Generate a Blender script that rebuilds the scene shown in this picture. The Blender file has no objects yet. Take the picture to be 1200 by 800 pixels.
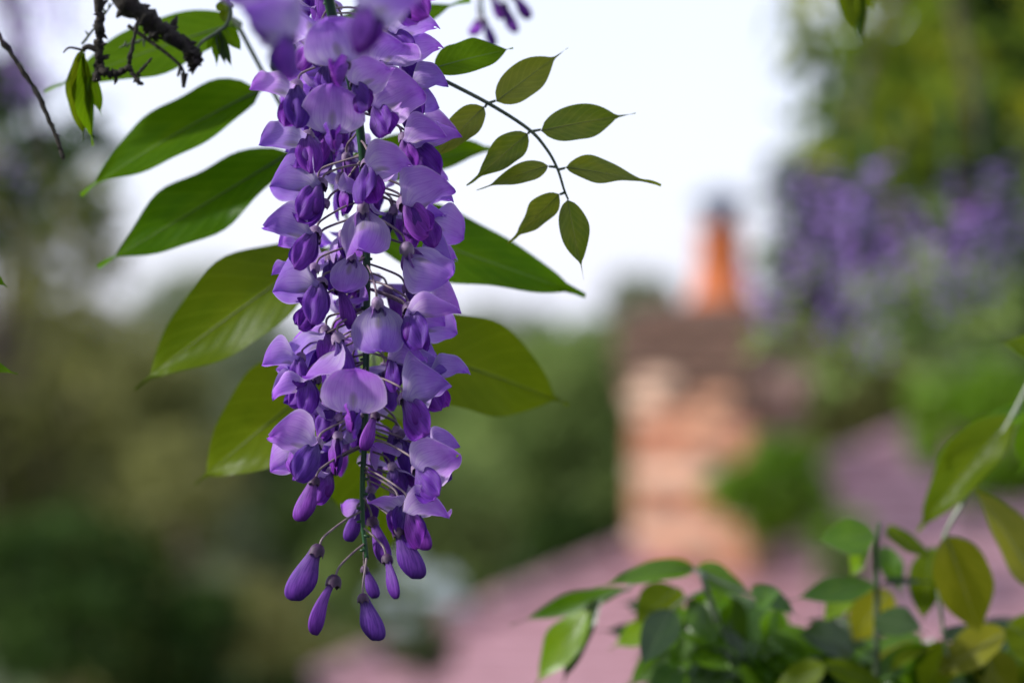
import bpy, math, random
import numpy as np
from mathutils import Vector, Matrix, Quaternion

random.seed(7); np.random.seed(7)
sc = bpy.context.scene
col = sc.collection

# ------------------------------------------------------------ camera, sky, sun
ZC = 4.2                                   # eye level on a garden bank above a low cottage
K = 36.0/85.0/1200.0
D0 = 0.94                                  # focus distance: the raceme
cam = bpy.data.cameras.new('camera'); cam_o = bpy.data.objects.new('camera', cam); col.objects.link(cam_o)
cam_o.location = (0, 0, ZC); cam_o.rotation_euler = (math.radians(90), 0, 0)
cam.lens = 85; cam.sensor_width = 36; cam.clip_start = 0.05; cam.clip_end = 3000
cam.dof.use_dof = True; cam.dof.focus_distance = 0.925; cam.dof.aperture_fstop = 4.6
sc.camera = cam_o

SUN_DIR = Vector((-0.90, -0.16, 0.55)).normalized()
w = bpy.data.worlds.new('World'); sc.world = w; w.use_nodes = True
nt = w.node_tree; nt.nodes.clear()
sky = nt.nodes.new('ShaderNodeTexSky'); sky.sky_type = 'NISHITA'; sky.sun_disc = False
sky.sun_elevation = math.asin(SUN_DIR.z); sky.sun_rotation = math.atan2(SUN_DIR.x, SUN_DIR.y)
sky.air_density = 1.0; sky.dust_density = 1.5; sky.ozone_density = 1.5; sky.altitude = 50
bg = nt.nodes.new('ShaderNodeBackground'); bg.inputs['Strength'].default_value = 0.10
# bright thin overcast in front of the clear sky, the same in every direction
cn = nt.nodes.new('ShaderNodeTexNoise'); cn.inputs['Scale'].default_value = 2.2; cn.inputs['Detail'].default_value = 5
cr = nt.nodes.new('ShaderNodeValToRGB'); cr.color_ramp.elements[0].position = 0.3; cr.color_ramp.elements[1].position = 0.7
cr.color_ramp.elements[0].color = (0.62, 0.62, 0.62, 1); cr.color_ramp.elements[1].color = (0.9, 0.9, 0.9, 1)
cm = nt.nodes.new('ShaderNodeMix'); cm.data_type = 'RGBA'; cm.inputs[7].default_value = (6.4, 6.55, 7.9, 1)
ct = nt.nodes.new('ShaderNodeTexCoord')
nt.links.new(ct.outputs['Generated'], cn.inputs['Vector']); nt.links.new(cn.outputs['Fac'], cr.inputs[0])
wo = nt.nodes.new('ShaderNodeOutputWorld')
nt.links.new(cr.outputs[0], cm.inputs[0]); nt.links.new(sky.outputs[0], cm.inputs[6]); nt.links.new(cm.outputs[2], bg.inputs[0]); nt.links.new(bg.outputs[0], wo.inputs[0])

sl = bpy.data.lights.new('sun', 'SUN'); sl.energy = 2.8; sl.angle = math.radians(5); sl.color = (1, 0.94, 0.86)
so = bpy.data.objects.new('sun', sl); col.objects.link(so)
so.rotation_euler = SUN_DIR.to_track_quat('Z', 'Y').to_euler()

vs = sc.view_settings
vs.view_transform = 'Standard'; vs.look = 'None'; vs.gamma = 1; vs.use_curve_mapping = False
vs.exposure = 0.85
sc.cycles.use_denoising = True
sc.cycles.max_bounces = 10; sc.cycles.transmission_bounces = 8; sc.cycles.diffuse_bounces = 5
sc.cycles.caustics_reflective = False; sc.cycles.caustics_refractive = False

# ------------------------------------------------------------ helpers
def P(px, py, d=D0):
    return Vector(((px-600)*K*d, d, ZC-(py-400)*K*d))

def V3(x, t, u):                           # right, towards the viewer's side, up
    return Vector((x, -t, u))

def tag(o, label=None, cat=None, group=None, kind=None):
    if label: o['label'] = label
    if cat: o['category'] = cat
    if group: o['group'] = group
    if kind: o['kind'] = kind
    return o

def mk_mesh(name, verts, faces, uvs=None, smooth=True, mats=None, mi=None):
    me = bpy.data.meshes.new(name)
    me.from_pydata([tuple(v) for v in verts], [], faces)
    if smooth: me.polygons.foreach_set('use_smooth', [True]*len(me.polygons))
    if uvs is not None:
        ul = me.uv_layers.new(name='UVMap')
        li = np.empty(len(me.loops), dtype=np.int32); me.loops.foreach_get('vertex_index', li)
        ul.data.foreach_set('uv', np.asarray(uvs, dtype=np.float32)[li].ravel())
    for m in (mats or []): me.materials.append(m)
    if mi is not None: me.polygons.foreach_set('material_index', mi)
    me.update()
    return me

def obj(name, me, parent=None, mat=None):
    o = bpy.data.objects.new(name, me); col.objects.link(o)
    if mat is not None and me is not None and not me.materials: me.materials.append(mat)
    if parent is not None: o.parent = parent
    return o

def empty(name, loc):
    o = bpy.data.objects.new(name, None); col.objects.link(o); o.location = loc
    o.empty_display_size = 0.02
    return o

class MB:
    def __init__(self): self.v = []; self.f = []; self.uv = []; self.mi = []
    def add(self, verts, faces, uvs=None, mi=0):
        n = len(self.v); self.v += [tuple(x) for x in verts]
        self.f += [tuple(i+n for i in f) for f in faces]
        self.uv += list(uvs) if uvs is not None else [(0.5, 0.5)]*len(verts)
        self.mi += [mi]*len(faces)
        return self
    def tube(self, pts, radii, n=6, mi=0):
        pts = [Vector(p) for p in pts]
        if not hasattr(radii, '__len__'): radii = [radii]*len(pts)
        vs_, fs = [], []
        up = Vector((0.3, 0.2, 1)).normalized()
        for i, p in enumerate(pts):
            t = (pts[min(i+1, len(pts)-1)]-pts[max(i-1, 0)]).normalized()
            a = t.cross(up)
            if a.length < 0.1: a = t.cross(Vector((1, 0.1, 0)))
            a.normalize(); b = t.cross(a)
            for k in range(n):
                an = 2*math.pi*k/n
                vs_.append(p+(a*math.cos(an)+b*math.sin(an))*radii[i])
        for i in range(len(pts)-1):
            for k in range(n):
                k2 = (k+1) % n
                fs.append((i*n+k, i*n+k2, (i+1)*n+k2, (i+1)*n+k))
        fs.append(tuple(range(n-1, -1, -1))); fs.append(tuple((len(pts)-1)*n+k for k in range(n)))
        return self.add(vs_, fs, None, mi)
    def box(self, c, s, R=None, mi=0):
        c = Vector(c); vs_ = []
        for x in (-.5, .5):
            for y in (-.5, .5):
                for z in (-.5, .5):
                    q = Vector((x*s[0], y*s[1], z*s[2]))
                    vs_.append(c+(R @ q if R else q))
        return self.add(vs_, [(0,1,3,2),(4,6,7,5),(0,4,5,1),(2,3,7,6),(0,2,6,4),(1,5,7,3)], None, mi)
    def mesh(self, name, mats, smooth=True):
        return mk_mesh(name, self.v, self.f, self.uv, smooth, mats, self.mi)

def smooth_path(pts, n=6):
    pts = [Vector(p) for p in pts]; out = []
    for i in range(len(pts)-1):
        p0 = pts[max(i-1, 0)]; p1 = pts[i]; p2 = pts[i+1]; p3 = pts[min(i+2, len(pts)-1)]
        for k in range(n):
            t = k/n
            out.append(0.5*((2*p1)+(p2-p0)*t+(2*p0-5*p1+4*p2-p3)*t*t+(-p0+3*p1-3*p2+p3)*t**3))
    out.append(pts[-1]); return out

def lerp(a, b, t): return a+(b-a)*t
def sstep(a, b, x):
    t = min(1, max(0, (x-a)/(b-a))); return t*t*(3-2*t)

def frame(X, Z, loc, s=1.0):
    X = X.normalized(); Z = (Z-X*Z.dot(X)).normalized(); Y = Z.cross(X)
    m = Matrix((X, Y, Z)).transposed().to_4x4()
    return Matrix.Translation(loc) @ m @ Matrix.Diagonal((s, s, s, 1))

# ------------------------------------------------------------ materials
def new_mat(name):
    m = bpy.data.materials.new(name); m.use_nodes = True
    m.node_tree.nodes.clear(); return m, m.node_tree

class N:
    """small node-building helper"""
    def __init__(s, nt): s.nt = nt
    def n(s, t, **kw):
        nd = s.nt.nodes.new(t)
        for k, v in kw.items(): setattr(nd, k, v)
        return nd
    def l(s, a, b): s.nt.links.new(a, b)
    def val(s, nd, k, v): nd.inputs[k].default_value = v; return nd
    def math(s, op, a, b=None, c=None, clamp=False):
        nd = s.n('ShaderNodeMath', operation=op); nd.use_clamp = clamp
        for i, x in enumerate((a, b, c)):
            if x is None: continue
            if isinstance(x, (int, float)): nd.inputs[i].default_value = x
            else: s.l(x, nd.inputs[i])
        return nd.outputs[0]
    def ramp(s, fac, stops, interp='EASE'):
        nd = s.n('ShaderNodeValToRGB'); nd.color_ramp.interpolation = interp
        e = nd.color_ramp.elements
        while len(e) < len(stops): e.new(0.5)
        for q, (p, c) in zip(e, stops): q.position = p; q.color = (*c, 1)
        s.l(fac, nd.inputs[0]); return nd.outputs[0]
    def mix(s, fac, a, b, mode='MIX'):
        nd = s.n('ShaderNodeMix', data_type='RGBA', blend_type=mode)
        for k, x in ((0, fac), (6, a), (7, b)):
            if isinstance(x, (int, float)): nd.inputs[k].default_value = x
            elif isinstance(x, tuple): nd.inputs[k].default_value = (*x, 1)
            else: s.l(x, nd.inputs[k])
        return nd.outputs[2]
    def noise(s, vec, scale, detail=3, rough=0.55):
        nd = s.n('ShaderNodeTexNoise'); nd.inputs['Scale'].default_value = scale
        nd.inputs['Detail'].default_value = detail; nd.inputs['Roughness'].default_value = rough
        if vec is not None: s.l(vec, nd.inputs['Vector'])
        return nd.outputs['Fac']

def thin_shader(b, color, transl, rough=0.45, gloss=0.06, bump=None, tcolor=None, tgain=1.0):
    """petal / leaf: diffuse + light shining through + a faint sheen"""
    d = b.n('ShaderNodeBsdfDiffuse'); t = b.n('ShaderNodeBsdfTranslucent'); g = b.n('ShaderNodeBsdfGlossy')
    g.inputs['Roughness'].default_value = rough; g.inputs['Color'].default_value = (0.9, 0.93, 1, 1)
    b.l(color, d.inputs['Color']); b.l(tcolor if tcolor is not None else color, t.inputs['Color'])
    m1 = b.n('ShaderNodeMixShader'); m1.inputs[0].default_value = transl
    b.l(d.outputs[0], m1.inputs[1]); b.l(t.outputs[0], m1.inputs[2])
    fr = b.n('ShaderNodeLayerWeight'); fr.inputs['Blend'].default_value = 0.5
    fac = b.math('MULTIPLY_ADD', b.math('POWER', fr.outputs['Facing'], 4.0), gloss*2.5, gloss*0.6, clamp=True)
    m2 = b.n('ShaderNodeMixShader'); b.l(fac, m2.inputs[0])
    b.l(m1.outputs[0], m2.inputs[1]); b.l(g.outputs[0], m2.inputs[2])
    if bump is not None:
        for s_ in (d, t, g): b.l(bump, s_.inputs['Normal'])
        b.l(bump, fr.inputs['Normal'])
    o = b.n('ShaderNodeOutputMaterial'); b.l(m2.outputs[0], o.inputs[0])

def uv_split(b):
    tc = b.n('ShaderNodeTexCoord'); sp = b.n('ShaderNodeSeparateXYZ'); b.l(tc.outputs['UV'], sp.inputs[0])
    return tc, sp.outputs[0], sp.outputs[1]

def mat_banner():
    m, t = new_mat('banner_petal'); b = N(t)
    tc, u, v = uv_split(b)
    vv = b.math('ABSOLUTE', b.math('SUBTRACT', v, 0.5))          # 0 at the midrib, .5 at the margin
    base = b.ramp(u, [(0.0, (0.36, 0.26, 0.55)), (0.22, (0.72, 0.64, 0.88)), (0.48, (0.60, 0.40, 0.88)), (0.8, (0.50, 0.26, 0.84)), (1.0, (0.42, 0.17, 0.76))])
    # yellow-green spot at the throat
    du = b.math('DIVIDE', b.math('SUBTRACT', u, 0.34), 0.17); dv = b.math('DIVIDE', vv, 0.075)
    r2 = b.math('ADD', b.math('MULTIPLY', du, du), b.math('MULTIPLY', dv, dv))
    spot = b.math('SUBTRACT', 1.0, r2, clamp=True)
    c = b.mix(b.math('MULTIPLY', spot, 0.65), base, (0.20, 0.25, 0.10))
    # fine veins fanning from the base
    mp = b.n('ShaderNodeCombineXYZ'); b.l(b.math('MULTIPLY', u, 1.2), mp.inputs[0]); b.l(b.math('MULTIPLY', vv, 26), mp.inputs[1])
    vein = b.noise(mp.outputs[0], 1.6, 3)
    c = b.mix(b.ramp(vein, [(0.38, (0, 0, 0)), (0.68, (0.55, 0.55, 0.55))]), c, (0.36, 0.16, 0.70))
    bl = b.noise(tc.outputs['Object'], 260, 3)
    c = b.mix(b.ramp(bl, [(0.4, (0, 0, 0)), (0.75, (0.35, 0.35, 0.35))]), c, (0.56, 0.42, 0.86))
    rim = b.ramp(vv, [(0.44, (0, 0, 0)), (0.5, (0.6, 0.6, 0.6))])  # pale petal margin, brightened to imitate the backlit edge glow
    c = b.mix(rim, c, (0.76, 0.64, 0.94))
    oi = b.n('ShaderNodeObjectInfo'); hs = b.n('ShaderNodeHueSaturation'); b.l(c, hs.inputs['Color'])
    b.l(b.math('MULTIPLY_ADD', oi.outputs['Random'], 0.03, 0.485), hs.inputs['Hue'])
    b.l(b.math('MULTIPLY_ADD', oi.outputs['Random'], 0.25, 0.88), hs.inputs['Value']); hs.inputs['Saturation'].default_value = 1.1
    bp = b.n('ShaderNodeBump'); bp.inputs['Strength'].default_value = 0.25; bp.inputs['Distance'].default_value = 0.0004
    b.l(vein, bp.inputs['Height'])
    thin_shader(b, hs.outputs[0], 0.6, 0.6, 0.02, bp.outputs[0]); return m

def mat_wing(name, stops, transl=0.35):
    m, t = new_mat(name); b = N(t)
    tc, u, v = uv_split(b)
    c = b.ramp(u, stops)
    mp = b.n('ShaderNodeCombineXYZ'); b.l(b.math('MULTIPLY', u, 2.0), mp.inputs[0]); b.l(b.math('MULTIPLY', v, 18), mp.inputs[1])
    vein = b.noise(mp.outputs[0], 1.5, 3)
    c = b.mix(b.ramp(vein, [(0.35, (0, 0, 0)), (0.7, (0.75, 0.75, 0.75))]), c, (0.075, 0.010, 0.22))
    oi = b.n('ShaderNodeObjectInfo'); hs = b.n('ShaderNodeHueSaturation'); b.l(c, hs.inputs['Color'])
    b.l(b.math('MULTIPLY_ADD', oi.outputs['Random'], 0.04, 0.48), hs.inputs['Hue'])
    b.l(b.math('MULTIPLY_ADD', oi.outputs['Random'], 0.4, 0.8), hs.inputs['Value'])
    bp = b.n('ShaderNodeBump'); bp.inputs['Strength'].default_value = 0.35; bp.inputs['Distance'].default_value = 0.0005
    b.l(vein, bp.inputs['Height'])
    thin_shader(b, hs.outputs[0], transl, 0.55, 0.03, bp.outputs[0]); return m

def mat_leaf(name, c1, c2, transl=0.5, gloss=0.005, veins=0.5, tc_mul=(1.25, 1.2, 0.5)):
    m, t = new_mat(name); b = N(t)
    tc, u, v = uv_split(b)
    vs_ = b.math('SUBTRACT', v, 0.5); vv = b.math('ABSOLUTE', vs_)
    nz = b.noise(tc.outputs['Object'], 3.2, 4)
    oi = b.n('ShaderNodeObjectInfo')
    f = b.math('ADD', b.math('MULTIPLY', nz, 0.7), b.math('MULTIPLY', oi.outputs['Random'], 0.45))
    c = b.ramp(f, [(0.25, c1), (0.8, c2)])
    # side veins running forward from the midrib, and the pale midrib
    ph = b.math('SUBTRACT', b.math('MULTIPLY', u, 9.0), b.math('MULTIPLY', vv, 5.0))
    sv = b.math('PINGPONG', ph, 0.5)
    line = b.math('SUBTRACT', 1.0, b.math('MULTIPLY', sv, 9.0), clamp=True)
    mid = b.math('SUBTRACT', 1.0, b.math('MULTIPLY', vv, 24.0), clamp=True)
    ln = b.math('MAXIMUM', b.math('MULTIPLY', line, 0.3), mid)
    cv = b.mix(b.math('MULTIPLY', ln, veins), c, tuple(min(1, x*1.9+0.02) for x in c2))
    fine = b.noise(tc.outputs['Object'], 38, 3)
    cv = b.mix(b.math('MULTIPLY', fine, 0.35), cv, tuple(x*0.6 for x in c1))
    hgt = b.math('ADD', b.math('MULTIPLY', sv, 1.0), b.math('MULTIPLY', fine, 0.5))
    bp = b.n('ShaderNodeBump'); bp.inputs['Strength'].default_value = 0.16; bp.inputs['Distance'].default_value = 0.0012
    b.l(hgt, bp.inputs['Height'])
    tcol = b.mix(1.0, cv, tc_mul, 'MULTIPLY')
    thin_shader(b, cv, transl, 0.3, gloss, bp.outputs[0], tcol); return m

def mat_plain(name, c1, c2, scale=30, rough=0.6, bump=0.3, bdist=0.002, coord='Object', detail=4):
    m, t = new_mat(name); b = N(t)
    tc = b.n('ShaderNodeTexCoord'); nz = b.noise(tc.outputs[coord], scale, detail)
    c = b.ramp(nz, [(0.3, c1), (0.7, c2)])
    oi = b.n('ShaderNodeObjectInfo'); hs = b.n('ShaderNodeHueSaturation'); b.l(c, hs.inputs['Color'])
    b.l(b.math('MULTIPLY_ADD', oi.outputs['Random'], 0.4, 0.8), hs.inputs['Value'])
    p = b.n('ShaderNodeBsdfPrincipled'); p.inputs['Roughness'].default_value = rough
    b.l(hs.outputs[0], p.inputs['Base Color'])
    bp = b.n('ShaderNodeBump'); bp.inputs['Strength'].default_value = bump; bp.inputs['Distance'].default_value = bdist
    b.l(nz, bp.inputs['Height']); b.l(bp.outputs[0], p.inputs['Normal'])
    o = b.n('ShaderNodeOutputMaterial'); b.l(p.outputs[0], o.inputs[0]); return m

def mat_foliage(name, stops, transl=0.45, scale=2.2, gloss=0.008):
    m, t = new_mat(name); b = N(t)
    g = b.n('ShaderNodeNewGeometry')
    n1 = b.noise(g.outputs['Position'], scale, 2); r = g.outputs['Random Per Island']
    f = b.math('ADD', b.math('MULTIPLY', n1, 0.75), b.math('MULTIPLY', r, 0.35))
    thin_shader(b, b.ramp(f, stops), transl, 0.35, gloss); return m

M = {}
M['banner'] = mat_banner()
M['wing'] = mat_wing('wing_petal', [(0.0, (0.30, 0.22, 0.42)), (0.18, (0.27, 0.14, 0.50)), (0.5, (0.24, 0.055, 0.54)), (0.85, (0.19, 0.025, 0.47)), (1.0, (0.30, 0.06, 0.58))])
M['keel'] = mat_wing('keel_petal', [(0.0, (0.25, 0.18, 0.36)), (0.4, (0.18, 0.04, 0.42)), (1.0, (0.12, 0.01, 0.32))])
M['bud'] = mat_wing('bud_petal', [(0.0, (0.17, 0.09, 0.28)), (0.25, (0.23, 0.08, 0.44)), (0.65, (0.24, 0.055, 0.50)), (1.0, (0.10, 0.012, 0.28))], 0.25)
M['calyx'] = mat_plain('calyx', (0.16, 0.10, 0.22), (0.30, 0.21, 0.36), 300, 0.6, 0.3, 0.0004)
M['calyx_bud'] = mat_plain('bud_calyx', (0.03, 0.010, 0.045), (0.085, 0.035, 0.10), 300, 0.6, 0.3, 0.0004)
M['pedicel'] = mat_plain('pedicel', (0.13, 0.09, 0.13), (0.24, 0.19, 0.20), 200, 0.55, 0.2, 0.0003)
M['rachis'] = mat_plain('flower_stem', (0.010, 0.06, 0.022), (0.025, 0.11, 0.04), 120, 0.45, 0.3, 0.0004)
M['leaf_big'] = mat_leaf('leaf_deep_green', (0.055, 0.15, 0.004), (0.12, 0.235, 0.006), 0.6)
M['leaf_olive'] = mat_leaf('leaf_olive', (0.10, 0.165, 0.008), (0.165, 0.225, 0.012), 0.6)
M['leaf_young'] = mat_leaf('leaf_young', (0.11, 0.18, 0.020), (0.23, 0.26, 0.04), 0.6, 0.02, 0.8)
M['leaf_shrub'] = mat_leaf('leaf_shrub_green', (0.05, 0.14, 0.006), (0.13, 0.27, 0.010), 0.5, 0.045)
M['leaf_bright'] = mat_leaf('leaf_bright', (0.17, 0.32, 0.008), (0.27, 0.42, 0.015), 0.55, 0.03)
M['leaf_yellow'] = mat_leaf('leaf_yellow_olive', (0.18, 0.20, 0.012), (0.28, 0.28, 0.025), 0.55, 0.02)
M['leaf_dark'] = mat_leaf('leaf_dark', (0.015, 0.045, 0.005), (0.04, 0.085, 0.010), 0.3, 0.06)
M['leafstem'] = mat_plain('leaf_stalk', (0.04, 0.07, 0.035), (0.09, 0.12, 0.07), 80, 0.5, 0.2, 0.0005)
M['palestem'] = mat_plain('pale_stalk', (0.12, 0.16, 0.10), (0.22, 0.26, 0.20), 60, 0.4, 0.2, 0.0005)
M['bark'] = mat_plain('twig_bark', (0.006, 0.005, 0.004), (0.026, 0.020, 0.016), 220, 0.85, 0.9, 0.002)
M['trunk'] = mat_plain('tree_bark', (0.03, 0.025, 0.018), (0.10, 0.08, 0.06), 9, 0.9, 0.8, 0.03)

# ------------------------------------------------------------ petals
def grid(nu, nv, fn):
    vs_, uv, fs = [], [], []
    for i in range(nu+1):
        for j in range(nv+1):
            t = i/nu; s = 2*j/nv-1
            vs_.append(fn(t, s)); uv.append((t, j/nv))
    for i in range(nu):
        for j in range(nv):
            a = i*(nv+1)+j
            fs.append((a, a+1, a+nv+2, a+nv+1))
    return vs_, fs, uv

def banner_mesh(name, L=0.0225, W=0.0128, fold=0.35, lift=18, seed=0, nu=16, nv=14, skew=0.0, notch=0.0, th=None):
    rnd = random.Random(seed); ph = [rnd.uniform(0, 6.28) for _ in range(6)]
    n = 60; xs = [0]; zs = [-0.0018]; ths = []
    for i in range(n):
        t = (i+0.5)/n
        a = lerp(-78, 4, sstep(0.02, 0.30, t)) + lift*sstep(0.3, 1, t)
        a = math.radians(a); ths.append(a)
        xs.append(xs[-1]+math.cos(a)*L/n); zs.append(zs[-1]+math.sin(a)*L/n)
    ths.append(ths[-1])
    def fn(t, s):
        tt = 1-(1-t)**1.25
        wd = W*(0.16+0.84*sstep(0.0, 0.38, tt))*max(0.0, 1-max(0, (tt-0.36)/0.64)**2.5)**0.58
        te = tt*(1-notch*(1-abs(s))*max(0, tt-0.6))
        i = te*n; i0 = min(int(i), n-1); fr = i-i0
        x = lerp(xs[i0], xs[i0+1], fr); z = lerp(zs[i0], zs[i0+1], fr); a = ths[i0]
        nx, nz = -math.sin(a), math.cos(a)
        g = sstep(0.12, 0.5, tt)
        f = fold*g*(1+skew*s)
        off = wd*f*(abs(s)**1.15*0.8+0.2*s*s)
        off += 0.0007*g*(math.sin(7*t+3*s+ph[0])+0.8*math.sin(5*s+4*t+ph[1]))+0.0006*g*abs(s)**3*math.sin(13*t+ph[2]+s)
        y = s*wd*(1-0.22*f*f*abs(s))
        # margin curl at the very tip
        off -= 0.0012*sstep(0.8, 1, tt)*(1-abs(s)*0.3)
        return (x+nx*off, y, z+nz*off)
    v, f, uv = grid(nu, nv, fn)
    return mk_mesh(name, v, f, uv, True, [M['banner']])

def wing_mesh(name, side, L=0.0175, W=0.0050, bulge=0.0044, seed=0, curl=0.004, nu=14, nv=10):
    rnd = random.Random(seed); ph = rnd.uniform(0, 6)
    def fn(t, s):
        wd = W*(0.40+0.60*sstep(0.0, 0.50, t))*max(0.0, 1-max(0, (t-0.55)/0.45)**2.3)**0.6
        x = 0.0006+curl*t*t+s*wd+0.0010*math.sin(2.2*t)
        z = -0.0014-L*t+0.0036*s*t*wd/W
        b_ = (math.sin(math.pi*min(1, t**0.8*0.90+0.05)))**0.6
        fl = sstep(0.35, 1.0, s)*b_                          # free upper margin flares outwards
        y = side*(0.0004+bulge*b_*(1-0.85*s*s)+0.0022*fl-0.0011*math.exp(-((s-0.25)/0.16)**2)*b_+0.0005*math.sin(11*t+ph+4*s)*b_)
        return (x, y, z)
    v, f, uv = grid(nu, nv, fn)
    return mk_mesh(name, v, f, uv, True, [M['wing']])

def pod(L, a, b_, curve, n=14, m=12, z0=-0.0012, ridge=0.0, peak=0.62, neck=0.42, skew=0.0):
    vs_, uv, fs = [], [], []
    for i in range(n+1):
        t = i/n
        if t < peak: r = lerp(neck, 1, sstep(0, 1, t/peak))
        else: r = max(0.03, 1-((t-peak)/(1-peak))**2.4)**0.62
        for k in range(m):
            an = 2*math.pi*k/m; ca, sa = math.cos(an), math.sin(an)
            rr = 1+ridge*max(0, ca)**8-0.5*ridge*max(0, -ca)**10
            vs_.append((curve*math.sin(t*2.2)*L*0.22+a*r*rr*ca, b_*r*sa*(1-0.25*max(0, ca)*t), z0-L*t-skew*a*r*ca*t))
            uv.append((t, k/m))
    for i in range(n):
        for k in range(m):
            k2 = (k+1) % m
            fs.append((i*m+k, i*m+k2, (i+1)*m+k2, (i+1)*m+k))
    fs.append(tuple(n*m+k for k in range(m)))
    return vs_, fs, uv

rv = random.Random(99)
BAN = {'o': [banner_mesh('banner_petal', fold=rv.uniform(.3, 1.15), lift=rv.uniform(4, 28), seed=i, skew=rv.uniform(-.7, .8), W=rv.uniform(.0122, .0142), notch=rv.choice((0, 0, .25))) for i in range(12)],
       'h': [banner_mesh('banner_petal', fold=-rv.uniform(.5, 1.0), lift=-rv.uniform(3, 24), seed=30+i, skew=rv.uniform(-.3, .3), W=rv.uniform(.0118, .0130)) for i in range(5)],
       'f': [banner_mesh('banner_petal', fold=rv.uniform(.05, .25), lift=rv.uniform(2, 10), seed=50+i, skew=rv.uniform(-.3, .3), W=.0128) for i in range(3)]}
WL = [wing_mesh('wing_petal', -1, seed=i, curl=rv.uniform(.002, .006), bulge=rv.uniform(.0026, .0040), W=rv.uniform(.0042, .0052), L=rv.uniform(.0165, .0190)) for i in range(6)]
WR = [wing_mesh('wing_petal', 1, seed=i+9, curl=rv.uniform(.002, .006), bulge=rv.uniform(.0026, .0040), W=rv.uniform(.0042, .0052), L=rv.uniform(.0165, .0190)) for i in range(6)]
v, f, uv = pod(0.0150, 0.0030, 0.0022, 0.7)
KEEL = mk_mesh('keel_petal', v, f, uv, True, [M['keel']])
BUD = []
for (L, a, b_, c) in [(0.0195, 0.0052, 0.0028, 0.50), (0.019, 0.0040, 0.0027, 0.7), (0.0195, 0.0028, 0.0021, 1.0)]:
    v, f, uv = pod(L, a, b_, c, n=18, m=16, ridge=0.28, peak=0.70, skew=0.75)
    BUD.append(mk_mesh('folded_petals', v, f, uv, True, [M['bud']]))

def calyx_geo(mb, axis, mi=0):
    m = 15; prof = [(0.0005, 0.0010), (0.0016, 0.0007), (0.0025, -0.0003), (0.0029, -0.0016), (0.0029, -0.0030)]
    q = Vector((0, 0, 1)).rotation_difference(axis)
    vs_, fs = [], []
    for i, (r, z) in enumerate(prof):
        for k in range(m):
            zz = z-(0.0012 if (i == len(prof)-1 and k % 3 == 0) else 0)
            an = 2*math.pi*k/m
            p = Vector((r*math.cos(an), r*0.9*math.sin(an), zz+0.0015))
            f_ = 1-i/(len(prof)-1)                           # the rim stays on the petals, the top follows the stalk
            vs_.append(p.lerp(q @ p, 0.35+0.65*f_)-Vector((0, 0, 0.0015)))
    for i in range(len(prof)-1):
        for k in range(m):
            k2 = (k+1) % m
            fs.append((i*m+k, (i+1)*m+k, (i+1)*m+k2, i*m+k2))
    fs.append(tuple(range(m)))
    mb.add(vs_, fs, None, mi)
    return q @ Vector((0, 0, 0.0024))-Vector((0, 0, 0.0015))

def flower(parent, root, pos, bdir, kdir, s, kind, node, rnd, simple=False):
    """a flower (calyx and its stalk) with its petals"""
    m = frame(bdir, -kdir, pos, s)
    inv = m.inverted()
    mb = MB()
    zdir = (m.to_3x3() @ Vector((0, 0, 1))).normalized()
    back = (node-pos); ln = back.length; back.normalize()
    ax = (zdir*0.55+back*0.65+Vector((0, 0, 0.25))).normalized()
    ax = inv.to_3x3() @ ax; ax.normalize()
    if ax.z < 0.15: ax = Vector((ax.x, ax.y, 0.15)).normalized()
    top = m @ calyx_geo(mb, ax)
    axw = (m.to_3x3() @ ax).normalized()
    # stalk: leaves the stem sideways, arches over, runs into the calyx along its axis
    out = top-node
    p1 = node+out*0.42+Vector((0, 0, 0.07*ln)); p2 = top+axw*min(0.0035, 0.2*ln)
    pts = smooth_path([node, p1, p2, top-axw*0.0006], 6)
    mb.tube([inv @ p for p in pts], [lerp(0.00042, 0.00052, i/len(pts))/s for i in range(len(pts)-2)]+[0.0006/s, 0.0007/s], 6, 1)
    o = obj('bud' if kind[0] == 'b' else 'flower', mb.mesh('flower', [M['calyx_bud' if kind[0] == 'b' else 'calyx'], M['pedicel']]), parent)
    o.matrix_local = Matrix.Translation(-root) @ m
    def child(name, me, rot=(0, 0, 0), sc_=(1, 1, 1)):
        c = obj(name, me, o); c.rotation_euler = rot; c.scale = sc_
    j = lambda a: rnd.uniform(-a, a)
    if kind[0] == 'b':
        child('folded_petals', BUD[int(kind[1])], (0, 0, j(0.5)), (1+j(0.06), 1, 1))
        return o
    child('banner_petal', rnd.choice(BAN[kind]), (j(0.12), j(0.12), j(0.1)), (1+j(0.06), 1+j(0.08), 1))
    child('wing_petal', rnd.choice(WL), (0.03+j(0.06), j(0.12), j(0.08)), (1, 1, 1+j(0.08)))
    child('wing_petal', rnd.choice(WR), (-0.03+j(0.06), j(0.12), j(0.08)), (1, 1, 1+j(0.08)))
    child('keel_petal', KEEL, (0, j(0.1), 0))
    return o

# ------------------------------------------------------------ the main raceme
RACH = [(368, -230, 0.10), (372, -110, 0.075), (382, -20, 0.055), (396, 45, 0.035), (414, 105, 0.012), (424, 170, 0.003), (428, 250, 0), (430, 330, 0), (429, 420, 0), (428, 500, 0), (425, 560, 0), (425, 610, 0), (430, 655, 0)]
def rach(py):
    for a, b_ in zip(RACH, RACH[1:]):
        if a[1] <= py <= b_[1]:
            t = (py-a[1])/(b_[1]-a[1]); return P(lerp(a[0], b_[0], t), py, D0-lerp(a[2], b_[2], t))
    return P(RACH[-1][0], RACH[-1][1], D0)

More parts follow.
